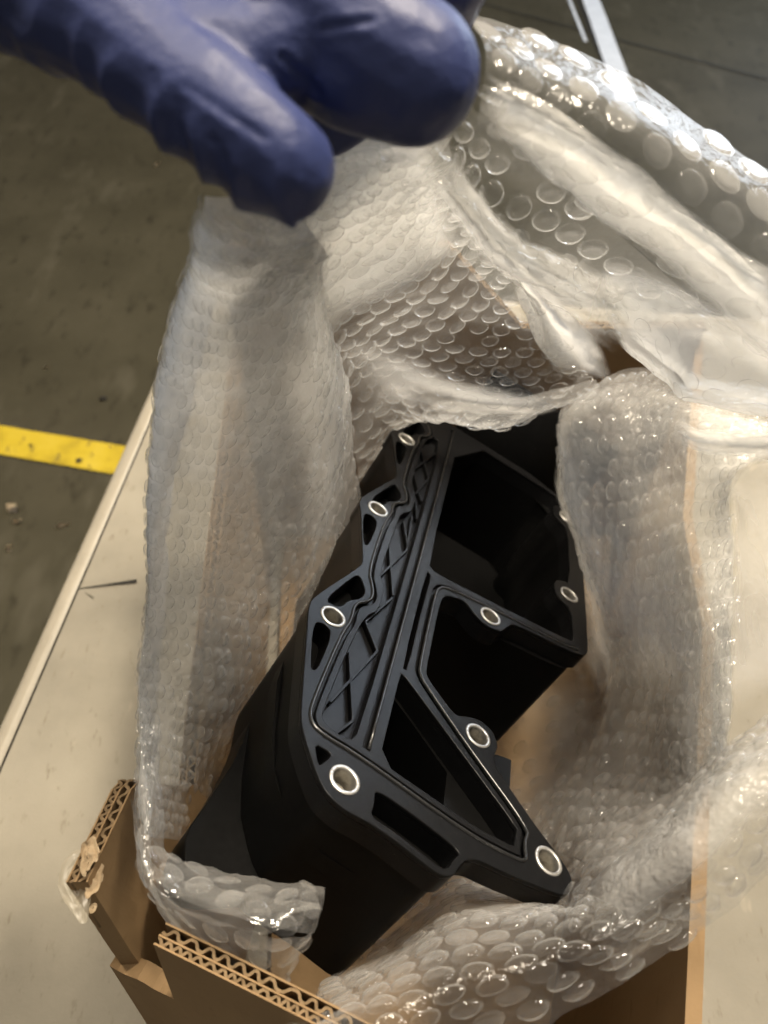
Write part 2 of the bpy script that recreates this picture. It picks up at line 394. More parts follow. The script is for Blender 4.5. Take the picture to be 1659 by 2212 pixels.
# torn paper and tape at the split corner
def scrap(name, pts, m, crumple=0.002, parent=box, label=None):
    vs = [P(*p) for p in pts]; c = sum(vs, Vector()) / len(vs)
    bm = bmesh.new(); k = 6
    rings = []
    for j in range(1, k + 1):
        t = j / k
        rings.append([bm.verts.new(c.lerp(v, t) + Vector((0, 0, 1)) * crumple * noise.noise(v * 90 + Vector((j * .7, 0, 0)))) for v in vs])
    cv = bm.verts.new(c + Vector((0, 0, crumple))); nn = len(vs)
    for i in range(nn): bm.faces.new((cv, rings[0][i], rings[0][(i + 1) % nn]))
    for a, b in zip(rings, rings[1:]):
        for i in range(nn): bm.faces.new((a[i], b[i], b[(i + 1) % nn], a[(i + 1) % nn]))
    bmesh.ops.recalc_face_normals(bm, faces=bm.faces[:])
    o = under(obj(name, bm, m, None, True), parent)
    if label: o['label'] = label
    return o
def zd(px, py, z): return (z - CAM.z) / ray(px, py).z
def at_z(l, z):
    r = []
    for i in range(len(l)):
        a, b = l[i], l[(i + 1) % len(l)]
        r += [(a[0] * .7 + b[0] * .3 + random.uniform(-2, 2), a[1] * .7 + b[1] * .3 + random.uniform(-2, 2)), (a[0] * .35 + b[0] * .65, a[1] * .35 + b[1] * .65)]
    l = r
    return [(x, y, zd(x, y, z)) for x, y in l]
scrap('torn_paper', at_z([(174, 1832), (184, 1818), (190, 1822), (200, 1804), (212, 1812), (209, 1824), (219, 1838), (211, 1850), (214, 1862), (199, 1862), (196, 1876), (186, 1880), (184, 1893), (170, 1886), (172, 1866), (180, 1852)], RZ + .003), M_torn, .003)
scrap('torn_paper', at_z([(178, 1884), (190, 1878), (205, 1862), (228, 1864), (222, 1880), (226, 1897), (214, 1912), (212, 1930), (200, 1928), (192, 1945), (184, 1940), (186, 1915)], RZ - .004), M_torn, .0015)
scrap('torn_paper', at_z([(190, 1960), (208, 1945), (212, 1962), (196, 1978)], RZ - .012), M_torn, .001)
scrap('packing_tape', at_z([(150, 1846), (176, 1826), (200, 1880), (196, 1960), (184, 2012), (150, 1958), (122, 1922), (128, 1880)], RZ - .006), M_ptape, .003, label='strip of clear packing tape peeling off the split corner')

# ------------------------------------------------------------------ black moulded cover
O = CAM + Vector((-0.00766, 0.14171, -0.32789))
E1 = Vector((0.17333, 0.91247, -0.37088)).normalized()
E3 = Vector((0.49690, 0.24412, 0.83286)).normalized()
E2 = E3.cross(E1).normalized(); E1 = E2.cross(E3)
MW = Matrix((( E1.x, E2.x, E3.x, O.x), (E1.y, E2.y, E3.y, O.y), (E1.z, E2.z, E3.z, O.z), (0, 0, 0, 1)))
cover = empty('engine_cover', O, 'black moulded plastic engine cover with steel-bushed flange and X ribs', 'engine cover')
cover.matrix_world = MW
def chaikin(p, it=2, q=0.22):
    for _ in range(it):
        r = []
        for i in range(len(p)):
            a, b = p[i], p[(i + 1) % len(p)]
            r += [(a[0] + (b[0] - a[0]) * q, a[1] + (b[1] - a[1]) * q), (a[0] + (b[0] - a[0]) * (1 - q), a[1] + (b[1] - a[1]) * (1 - q))]
        p = r
    return p
def chaikin_open(p, it=2, q=0.25):
    for _ in range(it):
        r = [p[0]]
        for a, b in zip(p, p[1:]):
            r += [(a[0] + (b[0] - a[0]) * q, a[1] + (b[1] - a[1]) * q), (a[0] + (b[0] - a[0]) * (1 - q), a[1] + (b[1] - a[1]) * (1 - q))]
        p = r + [p[-1]]
    return p
def circ(c, r, n=28): return [(c[0] + r * math.cos(2 * math.pi * i / n), c[1] + r * math.sin(2 * math.pi * i / n)) for i in range(n)]
def offset(path, w):
    out = []
    for i in range(len(path)):
        a = path[max(0, i - 1)]; b = path[min(len(path) - 1, i + 1)]
        dx, dy = b[0] - a[0], b[1] - a[1]; L = math.hypot(dx, dy) or 1
        out.append((path[i][0] - dy / L * w, path[i][1] + dx / L * w))
    return out
def ribbon(path, hw): return offset(path, hw) + offset(path, -hw)[::-1]
def solid(name, loops, z0, z1, bevel=0.0, m=M_plastic, parent=cover):
    """filled 2D drawing (mm, holes by even-odd) extruded between z0 and z1 (mm)"""
    cu = bpy.data.curves.new('tmp', 'CURVE'); cu.dimensions = '2D'; cu.fill_mode = 'BOTH'
    cu.extrude = (z1 - z0) / 2000.0 - bevel / 1000; cu.bevel_depth = bevel / 1000; cu.bevel_resolution = 1
    cu.offset = -bevel / 1000
    for l in loops:
        s = cu.splines.new('POLY'); s.points.add(len(l) - 1); s.use_cyclic_u = True
        for p, (a, b) in zip(s.points, l): p.co = (a / 1000, -b / 1000, 0, 1)
    o = bpy.data.objects.new('tmp', cu); C.objects.link(o)
    dg = bpy.context.evaluated_depsgraph_get()
    me = bpy.data.meshes.new_from_object(o.evaluated_get(dg)); bpy.data.objects.remove(o); bpy.data.curves.remove(cu)
    me.transform(Matrix.Translation((0, 0, (z0 + z1) / 2000.0)))
    me.materials.clear()
    return obj(name, me, m, parent)
AE = 372
outline = [(AE, -28), (356, -28), (349, -29), (304, -46), (294, -45.5), (290, -43), (243, -30), (238, -30), (191, -46), (182, -45.5), (178, -43.5), (130, -31),
           (124, -31), (77, -48.2), (68, -47.5), (62, -46), (4, -32.5), (-4, -29), (-20, -18), (-26, -12), (-29, -3), (-28.5, 8), (-29.6, 19), (-33.2, 36), (-34, 42),
           (-31, 47.2), (-25.5, 49), (-20, 52.5), (-17.5, 58), (-17, 68), (-13, 95), (-10.5, 101), (-4.5, 104), (1, 102.5), (6.5, 97.4), (16.9, 83.5), (38, 60.5),
           (44, 61), (51, 62.5), (58.5, 59), (61, 51), (58, 43.5), (54.5, 38.5), (58, 33), (69, 19.6), (75, 18.6), (136, 18.6), (144, 22), (149, 33), (141.5, 41), (137.3, 49.5),
           (140, 59), (147.5, 62.3), (155.5, 67), (162, 110), (166, 118), (174, 121), (AE, 121)]
rings = [(-15.6, -6.2), (1.1, 91.2), (49.6, 51.1), (148.3, 50.9), (223.6, 107.7), (72.6, -34.9), (188.1, -33.6), (299.6, -32.6), (334.2, 108.4)]
pk_a = [(81.3, -41.8), (112.8, -32.3), (115.5, -29.4), (107.2, -24.6), (103.6, -23.8), (97.1, -25.2), (90.2, -31.2), (84.3, -32.2), (80.6, -36)]
pk_b = [(61.5, -42.6), (64.6, -37.5), (61.2, -32.3), (33.2, -32.6), (31.0, -35.5)]
pockets = []
for k, dy in ((0, 0), (113.4, 1.6), (226.0, 2.6)):
    pockets += [chaikin([(a + k, b + dy) for a, b in pk_a]), chaikin([(a + k, b + dy) for a, b in pk_b])]
pockets += [chaikin([(-6.5, -22.6), (-6.5, -15), (-9.0, -14.6), (-15.2, -17.6), (-14.8, -18.6)], 1)]
pockets += [chaikin([(-11.5, 7), (-19, 8.6), (-25.4, 8), (-26.2, 19.5), (-30.0, 37), (-30.6, 41.6), (-28.8, 44.6), (-24, 46), (-18.5, 49.5), (-14, 27)])]
slot = chaikin([(157.2, 6.4), (152.5, 10.0), (123, 8.8), (66, 8.8), (65, 6.2)], 1)
chamber = chaikin([(61, 6.2), (60.5, 8.5), (54, 17), (9, 75), (4.2, 74.3), (-1.5, 73.9), (-2.6, 55), (3.2, 6.2)], 1, 0.12)
cavity = chaikin([(163, 6.4), (158.5, 12), (163, 47), (171.5, 107), (176, 110), (208, 109), (212, 100), (218, 96), (229, 96), (235, 100), (239, 109),
                  (318, 109), (322, 100), (329, 96), (340, 96), (346, 100), (350, 109), (362, 110), (362, 6.4)], 1)
xp = [(330, -19.4), (239.3, -19.4), (231, -13.2), (209.6, -12.2), (199, -19), (180.7, -19.4), (127.1, -19.8), (118, -14.6), (97, -13.6), (86, -19.6), (58.4, -22.3),
      (12.0, -24.0), (7.8, -22.8), (5.4, -19.5), (4.8, -8.6), (12, -6.2), (150.5, -5.6), (330, -6.4)]
xpocket = chaikin(xp, 1)
def lobe(k, dy): return [(123.5 + k, -25.2 + dy), (113 + k, -20.4 + dy), (104.8 + k, -18.2 + dy), (97.8 + k, -19.8 + dy), (91 + k, -26.2 + dy), (76 + k, -24.6 + dy), (65.5 + k, -27.0 + dy)]
g_path = [(366, -23.5)] + lobe(226, 2.2) + lobe(113.4, 1.0) + lobe(0, 0) + [(14, -28.6), (5.0, -27.6), (0.8, -22.2), (0.6, -3), (-7.6, 50.6), (-6.4, 75.0), (-4.8, 79.2), (-0.2, 78.2), (5, 78.2), (11.1, 80.0),
          (36.5, 48.1), (57.5, 24), (66, 15.2), (74, 13.7), (132, 13.7), (146, 14.4), (152, 21), (157.5, 52), (165, 104), (168, 112)]
g_path = chaikin_open(g_path, 2)
spine = [(364, -0.6), (300, -0.6), (120, -0.8), (5.5, -1.2)]
def spaced(p, step):
    out = [p[0]]
    for a, b in zip(p, p[1:]):
        L = math.hypot(b[0] - a[0], b[1] - a[1]); n = max(1, int(L / step))
        out += [(a[0] + (b[0] - a[0]) * i / n, a[1] + (b[1] - a[1]) * i / n) for i in range(1, n + 1)]
    return out
spine = spaced(spine, 15)
outl = chaikin(outline, 2, 0.2)
holes = [circ(c, 5.6) for c in rings]
deep = pockets + [slot, chamber, cavity]
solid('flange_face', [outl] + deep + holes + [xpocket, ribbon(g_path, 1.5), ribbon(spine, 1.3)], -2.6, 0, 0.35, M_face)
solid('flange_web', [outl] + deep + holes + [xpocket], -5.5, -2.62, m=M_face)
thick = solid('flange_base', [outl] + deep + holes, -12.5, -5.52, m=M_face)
# gasket bead lying in the groove, and the raised spine rib
def tube(name, path, r, z, m, parent=cover, seg=8, squash=1.0):
    bm = bmesh.new(); rs = []
    for i, (a, b) in enumerate(path):
        p0 = path[max(0, i - 1)]; p1 = path[min(len(path) - 1, i + 1)]
        d = Vector((p1[0] - p0[0], p0[1] - p1[1], 0)).normalized(); s = Vector((-d.y, d.x, 0))
        rs.append([bm.verts.new(Vector((a, -b, z)) / 1000 + (s * math.cos(2 * math.pi * k / seg) + Vector((0, 0, squash)) * math.sin(2 * math.pi * k / seg)) * r / 1000) for k in range(seg)])
    for x, y in zip(rs, rs[1:]):
        for k in range(seg): bm.faces.new((x[k], x[(k + 1) % seg], y[(k + 1) % seg], y[k]))
    bm.faces.new(rs[0][::-1]); bm.faces.new(rs[-1])
    bmesh.ops.recalc_face_normals(bm, faces=bm.faces[:])
    return obj(name, bm, m, parent, True)
tube('gasket', offset(g_path, 0.95), 0.95, -0.1, M_rubber, squash=1.2)
tube('spine_rib', offset(spine, -1.4), 0.9, 0.15, M_rubber)
# body under the flange
body = [(AE - 2, -27), (356, -27), (304, -44), (294, -43.5), (243, -28.6), (191, -44), (182, -43.5), (124, -29.6), (77, -46), (66, -45), (4, -31), (-18, -17), (-25, -9), (-27, 8), (-28, 19),
        (-31.5, 37), (-31.8, 42), (-29, 46), (-2, 50), (30, 50), (52, 36), (68, 18), (136, 17), (143, 21), (148, 34), (152, 66), (159, 109), (166, 116), (AE - 2, 119)]
chamber_low = [(60, 6.2), (50, 20), (31, 44), (-2, 45), (3.2, 6.2)]
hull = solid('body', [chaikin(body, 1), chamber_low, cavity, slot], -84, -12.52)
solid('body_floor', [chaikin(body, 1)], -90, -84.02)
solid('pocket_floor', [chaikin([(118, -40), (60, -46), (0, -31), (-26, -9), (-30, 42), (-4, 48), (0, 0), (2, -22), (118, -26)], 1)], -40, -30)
solid('shade_plate', [[(AE + 1, 2), (AE + 9, 2), (AE + 9, 121), (AE + 1, 121)]], -70, 55, 0.4)  # added black plate, stands in for the dark shade at the far end
solid('foot', [chaikin([(80, -44), (30, -40), (-4, -44), (-22, -47), (-36, -41), (-37, -30), (-24, -8), (-10, 10), (80, 0)], 1)], -90.5, -66, 0.6)
# sloping scoop in the near chamber, visible through the opening
bm = bmesh.new(); prev = None
for i in range(13):
    t = i / 12; a_ = 62 - 66 * t
    row = []
    for j in range(9):
        s = j / 8; b_ = 30 + 48 * s
        row.append(bm.verts.new((a_ / 1000, -b_ / 1000, (-12.7 - 34 * (1 - s) ** 1.6 - 8 * math.sin(t * 3.1) * (1 - s)) / 1000)))
    if prev:
        for j in range(8): bm.faces.new((prev[j], prev[j + 1], row[j + 1], row[j]))
    prev = row
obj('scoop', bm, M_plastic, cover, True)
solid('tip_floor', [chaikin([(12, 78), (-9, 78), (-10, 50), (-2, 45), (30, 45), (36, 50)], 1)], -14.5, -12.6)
# X ribs standing in the shallow pocket
def bar(name, p, q, wid, z0, z1, parent=cover):
    d = Vector((q[0] - p[0], q[1] - p[1])); s = Vector((-d.y, d.x)).normalized() * wid / 2
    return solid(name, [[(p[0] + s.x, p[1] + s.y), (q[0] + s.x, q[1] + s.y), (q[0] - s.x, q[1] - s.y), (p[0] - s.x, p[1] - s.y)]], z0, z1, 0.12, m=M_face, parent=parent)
k0 = 5.0
for (p, q) in [((70, -7.6), (22, -21.6)), ((58, -20.6), (19, -9.2)), ((19, -9.2), (5.6, -15.5)), ((86, -18), (70, -7.6)), ((117, -8), (86, -18)), ((161, -18.6), (119, -8)),
               ((168, -8), (128, -18.8)), ((196, -15), (171, -7.6)), ((208, -11), (168, -8)), ((230, -12), (208, -7.5)), ((262, -18.6), (232, -7.6)), ((268, -7.6), (234, -14)), ((300, -18), (268, -7.6)), ((312, -7.8), (272, -18.6))]:
    bar('rib', p, q, 1.3, -5.5, -2.2)
bar('rib', (33, -23.0), (14, -23.4), 1.2, -5.5, -3)
# raised boss pads + steel bushings
def lathe(prof, n=36):
    bm = bmesh.new(); rs = []
    for r, z in prof: rs.append([bm.verts.new((r / 1000 * math.cos(2 * math.pi * k / n), r / 1000 * math.sin(2 * math.pi * k / n), z / 1000)) for k in range(n)])
    for a, b in zip(rs, rs[1:]):
        for k in range(n): bm.faces.new((a[k], a[(k + 1) % n], b[(k + 1) % n], b[k]))
    bmesh.ops.recalc_face_normals(bm, faces=bm.faces[:]); return bm
bush = bpy.data.meshes.new('bushing'); b_ = lathe([(6.9, -1), (6.9, 0.25), (6.65, 0.5), (5.5, 0.55), (5.15, 0.3), (5.05, -0.4), (5.05, -12), (5.5, -12), (5.5, -1), (6.9, -1)])
b_.to_mesh(bush); b_.free(); bush.materials.append(M_steel)
plug = bpy.data.meshes.new('sleeve'); b_ = lathe([(0.05, -9.4), (2.5, -9.2), (4.9, -8.6), (5.0, -8.4)]); b_.to_mesh(plug); b_.free()
M_sleeve_in = surface('dull_sleeve', [(0.3, (0.13, 0.12, 0.10)), (0.7, (0.24, 0.22, 0.18))], 300, 0.6, 0.3, 500, metallic=0.3)
plug.materials.append(M_sleeve_in)
for c in rings:
    o = obj('bushing', bush, None, cover, True); o.location = (c[0] / 1000, -c[1] / 1000, 0)
    s_ = obj('sleeve', plug, None, o, True)

# ------------------------------------------------------------------ bubble wrap
wrap = empty('bubble_wrap', (0.03, 0.25, RZ - 0.1), 'clear bubble wrap lining the box and pulled up by the gloved hand', 'bubble wrap')
def cr(p0, p1, p2, p3, t):
    return 0.5 * ((2 * p1) + (-p0 + p2) * t + (2 * p0 - 5 * p1 + 4 * p2 - p3) * t * t + (-p0 + 3 * p1 - 3 * p2 + p3) * t ** 3)
def cr_axis(A, n):
    """resample array along axis 0 to n samples with Catmull-Rom"""
    m = A.shape[0]; A2 = np.concatenate([2 * A[:1] - A[1:2], A, 2 * A[-1:] - A[-2:-1]], 0)
    out = []
    for x in np.linspace(0, m - 1, n):
        i = min(int(x), m - 2); t = x - i
        out.append(cr(A2[i], A2[i + 1], A2[i + 2], A2[i + 3], t))
    return np.array(out)
PITCH_B0 = 0.0136; DIA0 = 0.0103
DOMES = []
for k, (tilt, dent) in enumerate([(0, 0.0), (0.12, 0.1), (-0.1, 0.22), (0.05, 0.35)]):
    prof = [(0.56, 0.0), (0.50, 0.03), (0.485, 0.16), (0.455, 0.29), (0.40, 0.39), (0.32, 0.445), (0.18, 0.47 - dent * .25), (0.0, 0.475 - dent * .4)]
    n = 16; v = []; f = []
    for r, z in prof[:-1]:
        for q in range(n):
            a = 2 * math.pi * q / n
            wob = 1 + 0.05 * math.sin(3 * a + k) * (z > .1)
            v.append((r * wob * math.cos(a) + tilt * z, r * wob * math.sin(a), z))
    v.append((tilt * .4, 0, prof[-1][1]))
    for i in range(len(prof) - 2):
        for q in range(n): f.append((i * n + q, i * n + (q + 1) % n, (i + 1) * n + (q + 1) % n, (i + 1) * n + q))
    b0 = (len(prof) - 2) * n
    for q in range(n): f.append((b0 + q, b0 + (q + 1) % n, len(v) - 1))
    me = pydata('bubble', v, f); me.materials.append(M_bub); me.polygons.foreach_set('use_smooth', [True] * len(me.polygons))
    DOMES.append((me, np.array(v), f))
for k in range(4):
    me = DOMES[k][0].copy(); me.materials.clear(); me.materials.append(M_bub_f); DOMES.append((me, DOMES[k][1], DOMES[k][2]))
BUB = []          # (size in view, matrix, variant, film object)
def crinkle(p, seed, amp, hf=1.0):
    s = Vector((seed * 7.3, seed * 3.1, 0))
    a = noise.noise(p * 16 + s) * 1.0
    b = (0.5 - abs(noise.noise(p * 30 + s * 2))) * 0.55
    c = noise.noise(p * 75 + s) * 0.22 + (0.3 - abs(noise.noise(p * 120 + s))) * 0.16
    return amp * (a + b + c * hf)
def film(name, grid, layers=1, bubbles=True, seed=0, amp=0.005, side=1, density=1.0, step=0.0032, label=None, flat=0.0, ragged=False, pitch=1.0, hf=1.0, fm=None, slack=False, taper=0.0, haze=1.0):
    fm = fm or M_film
    PITCH_B, DIA = PITCH_B0 * pitch, DIA0 * pitch
    G = np.array([[tuple(P(*q)) for q in row] for row in grid], float)
    Lu = np.linalg.norm(np.diff(G, axis=1), axis=2).sum(1); Lv = np.linalg.norm(np.diff(G, axis=0), axis=2).sum(0)
    lu, lv = Lu.mean(), Lv.mean()
    nu = max(8, min(150, int(lu / step))); nv = max(8, min(150, int(lv / step)))
    S = cr_axis(np.transpose(cr_axis(G, nv), (1, 0, 2)), nu).transpose(1, 0, 2)      # nv x nu x 3
    du = np.gradient(S, axis=1); dv = np.gradient(S, axis=0)
    nn = np.cross(du, dv); nn /= np.linalg.norm(nn, axis=2, keepdims=True) + 1e-12
    view = np.array(CAM) - S
    if (nn * view).sum(2).mean() < 0: nn = -nn
    first = None
    for L in range(layers):
        off = -0.0065 * L
        V = np.empty_like(S)
        for j in range(nv):
            for i in range(nu):
                p = Vector(S[j, i]); e = 0.0
                d = off + crinkle(p, seed, amp, hf) + (0.22 * crinkle(p, seed + 5 + L, amp, hf) if L else 0)
                V[j, i] = S[j, i] + nn[j, i] * d
        if ragged:
            for i in range(nu): V[-1, i] += (V[-1, i] - V[-2, i]) * 1.2 * noise.noise(Vector((i * .35, seed, 0)))
        f = [(j * nu + i, j * nu + i + 1, (j + 1) * nu + i + 1, (j + 1) * nu + i) for j in range(nv - 1) for i in range(nu - 1)]
        me = pydata('film', V.reshape(-1, 3), f)
        if fm is M_film_c:
            hz = me.attributes.new('haze', 'FLOAT', 'POINT'); arr = np.full((nv, nu), 1.0 if isinstance(haze, (list, tuple)) else haze)
            if isinstance(haze, (list, tuple)) and isinstance(haze[0], (list, tuple)):
                H = np.array(haze); Hr = np.array([np.interp(np.linspace(0, 1, nu), np.linspace(0, 1, H.shape[1]), r) for r in H])
                arr = np.array([np.interp(np.linspace(0, 1, nv), np.linspace(0, 1, H.shape[0]), Hr[:, c]) for c in range(nu)]).T
            if taper:
                ue = np.minimum(np.linspace(0, 1, nu), np.linspace(1, 0, nu)) / taper; ve = np.minimum(np.linspace(0, 1, nv), np.linspace(1, 0, nv)) / taper
                e = np.clip(np.minimum(ue[None, :], ve[:, None]), 0, 1); arr = arr * e * e * (3 - 2 * e)
            hz.data.foreach_set('value', arr.ravel().astype(np.float32))
        o = under(obj('film', me, fm, None, True), wrap)
        if L == 0:
            first = o
            if label: o['label'] = label
        if not bubbles or L > 0: continue
        ph = L * 0.5
        th = math.sin(seed * 12.9) * 0.28; ct, sn = math.cos(th), math.sin(th)
        nr = int((lu + lv) / PITCH_B) + 4
        for j in range(-nr, nr):
            for i in range(-nr, nr):
                X = (i + .5 * (j % 2)) * PITCH_B; Y = j * PITCH_B * .866
                X += PITCH_B * .5 * noise.noise(Vector((X * 14, Y * 14, seed))); Y += PITCH_B * .5 * noise.noise(Vector((X * 14, Y * 14, seed + 9)))
                u = (X * ct - Y * sn) / lu + .5; v = (X * sn + Y * ct) / lv + .5
                if not (0.012 < u < .988 and .015 < v < .985): continue
                if random.random() < .03: continue
                x = u * (nu - 1); y = v * (nv - 1); a = min(int(x), nu - 2); b = min(int(y), nv - 2); fx, fy = x - a, y - b
                c = (V[b, a] * (1 - fx) + V[b, a + 1] * fx) * (1 - fy) + (V[b + 1, a] * (1 - fx) + V[b + 1, a + 1] * fx) * fy
                tu = (V[b, a + 1] - V[b, a]) * (1 - fy) + (V[b + 1, a + 1] - V[b + 1, a]) * fy
                tv = (V[b + 1, a] - V[b, a]) * (1 - fx) + (V[b + 1, a + 1] - V[b, a + 1]) * fx
                su = np.linalg.norm(tu) * (nu - 1) * PITCH_B / lu; sv = np.linalg.norm(tv) * (nv - 1) * PITCH_B / lv
                su = min(max(su, .5 * PITCH_B), 1.3 * PITCH_B); sv = min(max(sv, .5 * PITCH_B), 1.3 * PITCH_B)
                ax = Vector(tu).normalized(); az = Vector(tu).cross(Vector(tv)); 
                if az.length < 1e-12: continue
                az.normalize()
                if az.dot(Vector(nn[b, a])) < 0: az = -az
                az = az * side
                ay = az.cross(ax)
                ht = 0.46 * DIA * random.choice((.35, .7, .9, 1.0, 1.0)) * random.uniform(.8, 1.1) * (1 - flat)
                sx, sy = min(1.02, su / PITCH_B) * DIA, min(1.02, sv / PITCH_B) * DIA
                rot = random.uniform(-.3, .3)
                M = Matrix(((ax.x * sx, ay.x * sy, az.x * ht, c[0]), (ax.y * sx, ay.y * sy, az.y * ht, c[1]), (ax.z * sx, ay.z * sy, az.z * ht, c[2]), (0, 0, 0, 1)))
                cp = Vector(c); px, py, d = project(cp)
                vis = 0
                if -20 < px < 1680 and -20 < py < 2230:
                    vis = (sx * sy) / (d * d) * max(.15, abs(az.dot((CAM - cp).normalized()))) * (1 if L == 0 else 0.2)
                BUB.append((vis, M, random.choice((0, 0, 1, 2, 3)) + (4 if slack else 0), o))
    return first

# left panel rising to the hand
film('left', [
 [(505, 480, .30), (452, 428, .235), (510, 425, .22), (575, 430, .216), (648, 470, .225), (700, 540, .28)],
 [(470, 640, .38), (405, 620, .295), (480, 622, .28), (570, 622, .285), (652, 620, .305), (700, 660, .37)],
 [(420, 850, .43), (348, 830, .335), (430, 830, .33), (560, 830, .345), (686, 830, .375), (750, 870, .48)],
 [(390, 1070, .45), (326, 1050, .36), (410, 1050, .365), (550, 1050, .39), (694, 1050, .44), (770, 1090, .58)],
 [(370, 1260, .45), (316, 1250, .365), (400, 1250, .375), (530, 1250, .41), (655, 1260, .48), (720, 1290, .60)],
 [(345, 1450, .43), (294, 1450, .355), (370, 1450, .37), (490, 1450, .41), (590, 1450, .50), (650, 1480, .60)],
 [(335, 1650, .40), (305, 1640, .335), (350, 1650, .36), (430, 1650, .41), (520, 1670, .50), (580, 1690, .58)],
 [(330, 1810, .37), (312, 1800, .318), (345, 1810, .345), (400, 1815, .40), (470, 1810, .48), (560, 1830, .58)]],
 layers=1, haze=[[2.2] * 6, [2.2, 2.2, 2.2, 2.2, 2.2, 1.8], [2.1, 2.1, 2.1, 2.1, 1.8, 1.0], [2, 2, 2, 1.9, 1.4, .5], [1.9, 1.9, 1.8, 1.5, .7, .3], [1.6, 1.6, 1.4, .9, .35, .2], [1, 1, .9, .5, .25, .2], [.6, .6, .5, .3, .2, .2]], seed=1, amp=.0045, label='tall left side of the wrap, hanging from the thumb', flat=.2, pitch=.8, hf=1.6, fm=M_film_c, slack=True)  # haze drops low and to the right, standing in for shadow inside the box
# back curtain behind the cover
back = [
 [(700, 330, .265), (780, 300, .255), (860, 300, .25), (920, 300, .255), (960, 280, .26)],
 [(655, 470, .29), (760, 440, .31), (850, 440, .32), (920, 430, .325), (985, 430, .33)],
 [(662, 590, .34), (780, 570, .36), (900, 560, .38), (1000, 540, .395), (1100, 560, .405)],
 [(685, 720, .40), (810, 710, .44), (940, 700, .46), (1070, 680, .47), (1200, 700, .475)],
 [(715, 830, .46), (830, 810, .50), (960, 810, .50), (1110, 810, .50), (1260, 790, .50)],
 [(770, 1000, .60), (860, 905, .57), (950, 908, .53), (1100, 920, .525), (1285, 845, .50)],
 [(760, 1060, .66), (860, 940, .66), (960, 870, .60), (1100, 870, .60), (1290, 820, .58)]]
BF = np.array([q for r in back for q in r])
def on_back(px, py, off):
    w_ = 1.0 / (((BF[:, 0] - px) ** 2 + (BF[:, 1] - py) ** 2) + 900.0) ** 1.5
    return (px, py, float((BF[:, 2] * w_).sum() / w_.sum()) + off)
film('back', back, layers=1, seed=4, amp=.004, hf=1.6, label='back curtain of the wrap drooping over the far end of the cover')
ob = lambda l, off: [on_back(x, y, off) for x, y in l]
film('back_upper', [ob([(690, 330), (780, 305), (860, 305), (950, 290)], .004), ob([(655, 470), (740, 450), (840, 445), (960, 420)], .004),
  ob([(662, 590), (740, 560), (850, 530), (985, 490)], .004), ob([(690, 760), (750, 700), (850, 635), (1012, 536)], .004)], layers=2, seed=6, amp=.004, hf=2.2, fm=M_film_c, bubbles=False, taper=.14, haze=1.5)
film('back_lower', [ob([(690, 745), (780, 730), (870, 760), (960, 800), (1060, 830), (1160, 850), (1240, 860)], .006),
  ob([(710, 830), (800, 815), (880, 835), (970, 858), (1070, 872), (1170, 876), (1250, 865)], .006),
  ob([(770, 980), (850, 895), (900, 890), (980, 900), (1080, 908), (1180, 896), (1270, 850)], .004)], layers=1, seed=8, amp=.003, hf=1.6, fm=M_film_c, bubbles=False, taper=.4, haze=1.3)
film('back_right', [ob([(1008, 530), (1080, 560), (1180, 620), (1300, 740)], -.012), ob([(1080, 575), (1140, 610), (1220, 690), (1310, 770)], -.01),
  ob([(1130, 625), (1175, 690), (1240, 740), (1320, 800)], -.008), ob([(1205, 830), (1230, 825), (1270, 820), (1320, 825)], -.006)], layers=2, seed=9, amp=.003, hf=1.8, fm=M_film_c, bubbles=False, taper=.2, haze=2.2)
# clear triangle with big bubbles and the ridge below it
tri = [
 [(1020, 230, .27), (1120, 320, .29), (1250, 430, .31), (1380, 540, .33), (1520, 660, .35)],
 [(980, 280, .275), (1070, 370, .30), (1180, 470, .32), (1300, 570, .345), (1420, 690, .37)],
 [(930, 320, .27), (1010, 420, .30), (1120, 530, .33), (1240, 610, .36), (1350, 720, .385)]]
film('triangle', tri, layers=1, seed=11, amp=.002, pitch=1.08)
film('ridge', [
 [(950, 305, .270), (1040, 425, .30), (1145, 530, .33), (1260, 570, .352), (1400, 600, .37)],
 [(928, 325, .262), (1010, 440, .292), (1115, 550, .322), (1235, 625, .35), (1360, 700, .368)],
 [(905, 350, .285), (985, 470, .32), (1085, 580, .36), (1200, 665, .39), (1330, 775, .405)]], layers=2, seed=13, amp=.004, flat=.3, hf=2.0, pitch=.9, fm=M_film_c, side=-1, slack=True, taper=.3, haze=1.3)
# roll from the hand to the right edge
roll = [
 [(1030, 262, .252), (1170, 362, .272), (1330, 492, .287), (1490, 630, .302), (1740, 830, .312)],
 [(1040, 190, .242), (1185, 280, .252), (1345, 400, .262), (1510, 535, .272), (1750, 710, .282)],
 [(1040, 110, .245), (1200, 180, .25), (1370, 285, .255), (1545, 410, .265), (1760, 550, .275)],
 [(1000, 38, .26), (1200, 88, .27), (1400, 185, .275), (1570, 312, .28), (1760, 440, .285)]]
film('roll', roll, layers=1, seed=17, amp=.003, pitch=1.12, flat=.72, label='rolled top of the wrap running from the hand to the right')
mid = [((x * .55 + X * .45), (y * .55 + Y * .45), (d + D) / 2 + .004) for (x, y, d), (X, Y, D) in zip(roll[1], roll[2])]
film('roll_band', [[(x, y, d + .004) for x, y, d in r] for r in roll[:2]] + [mid], layers=2, seed=19, amp=.0045, bubbles=False, hf=2.2, fm=M_film_c, taper=.16, haze=1.9)
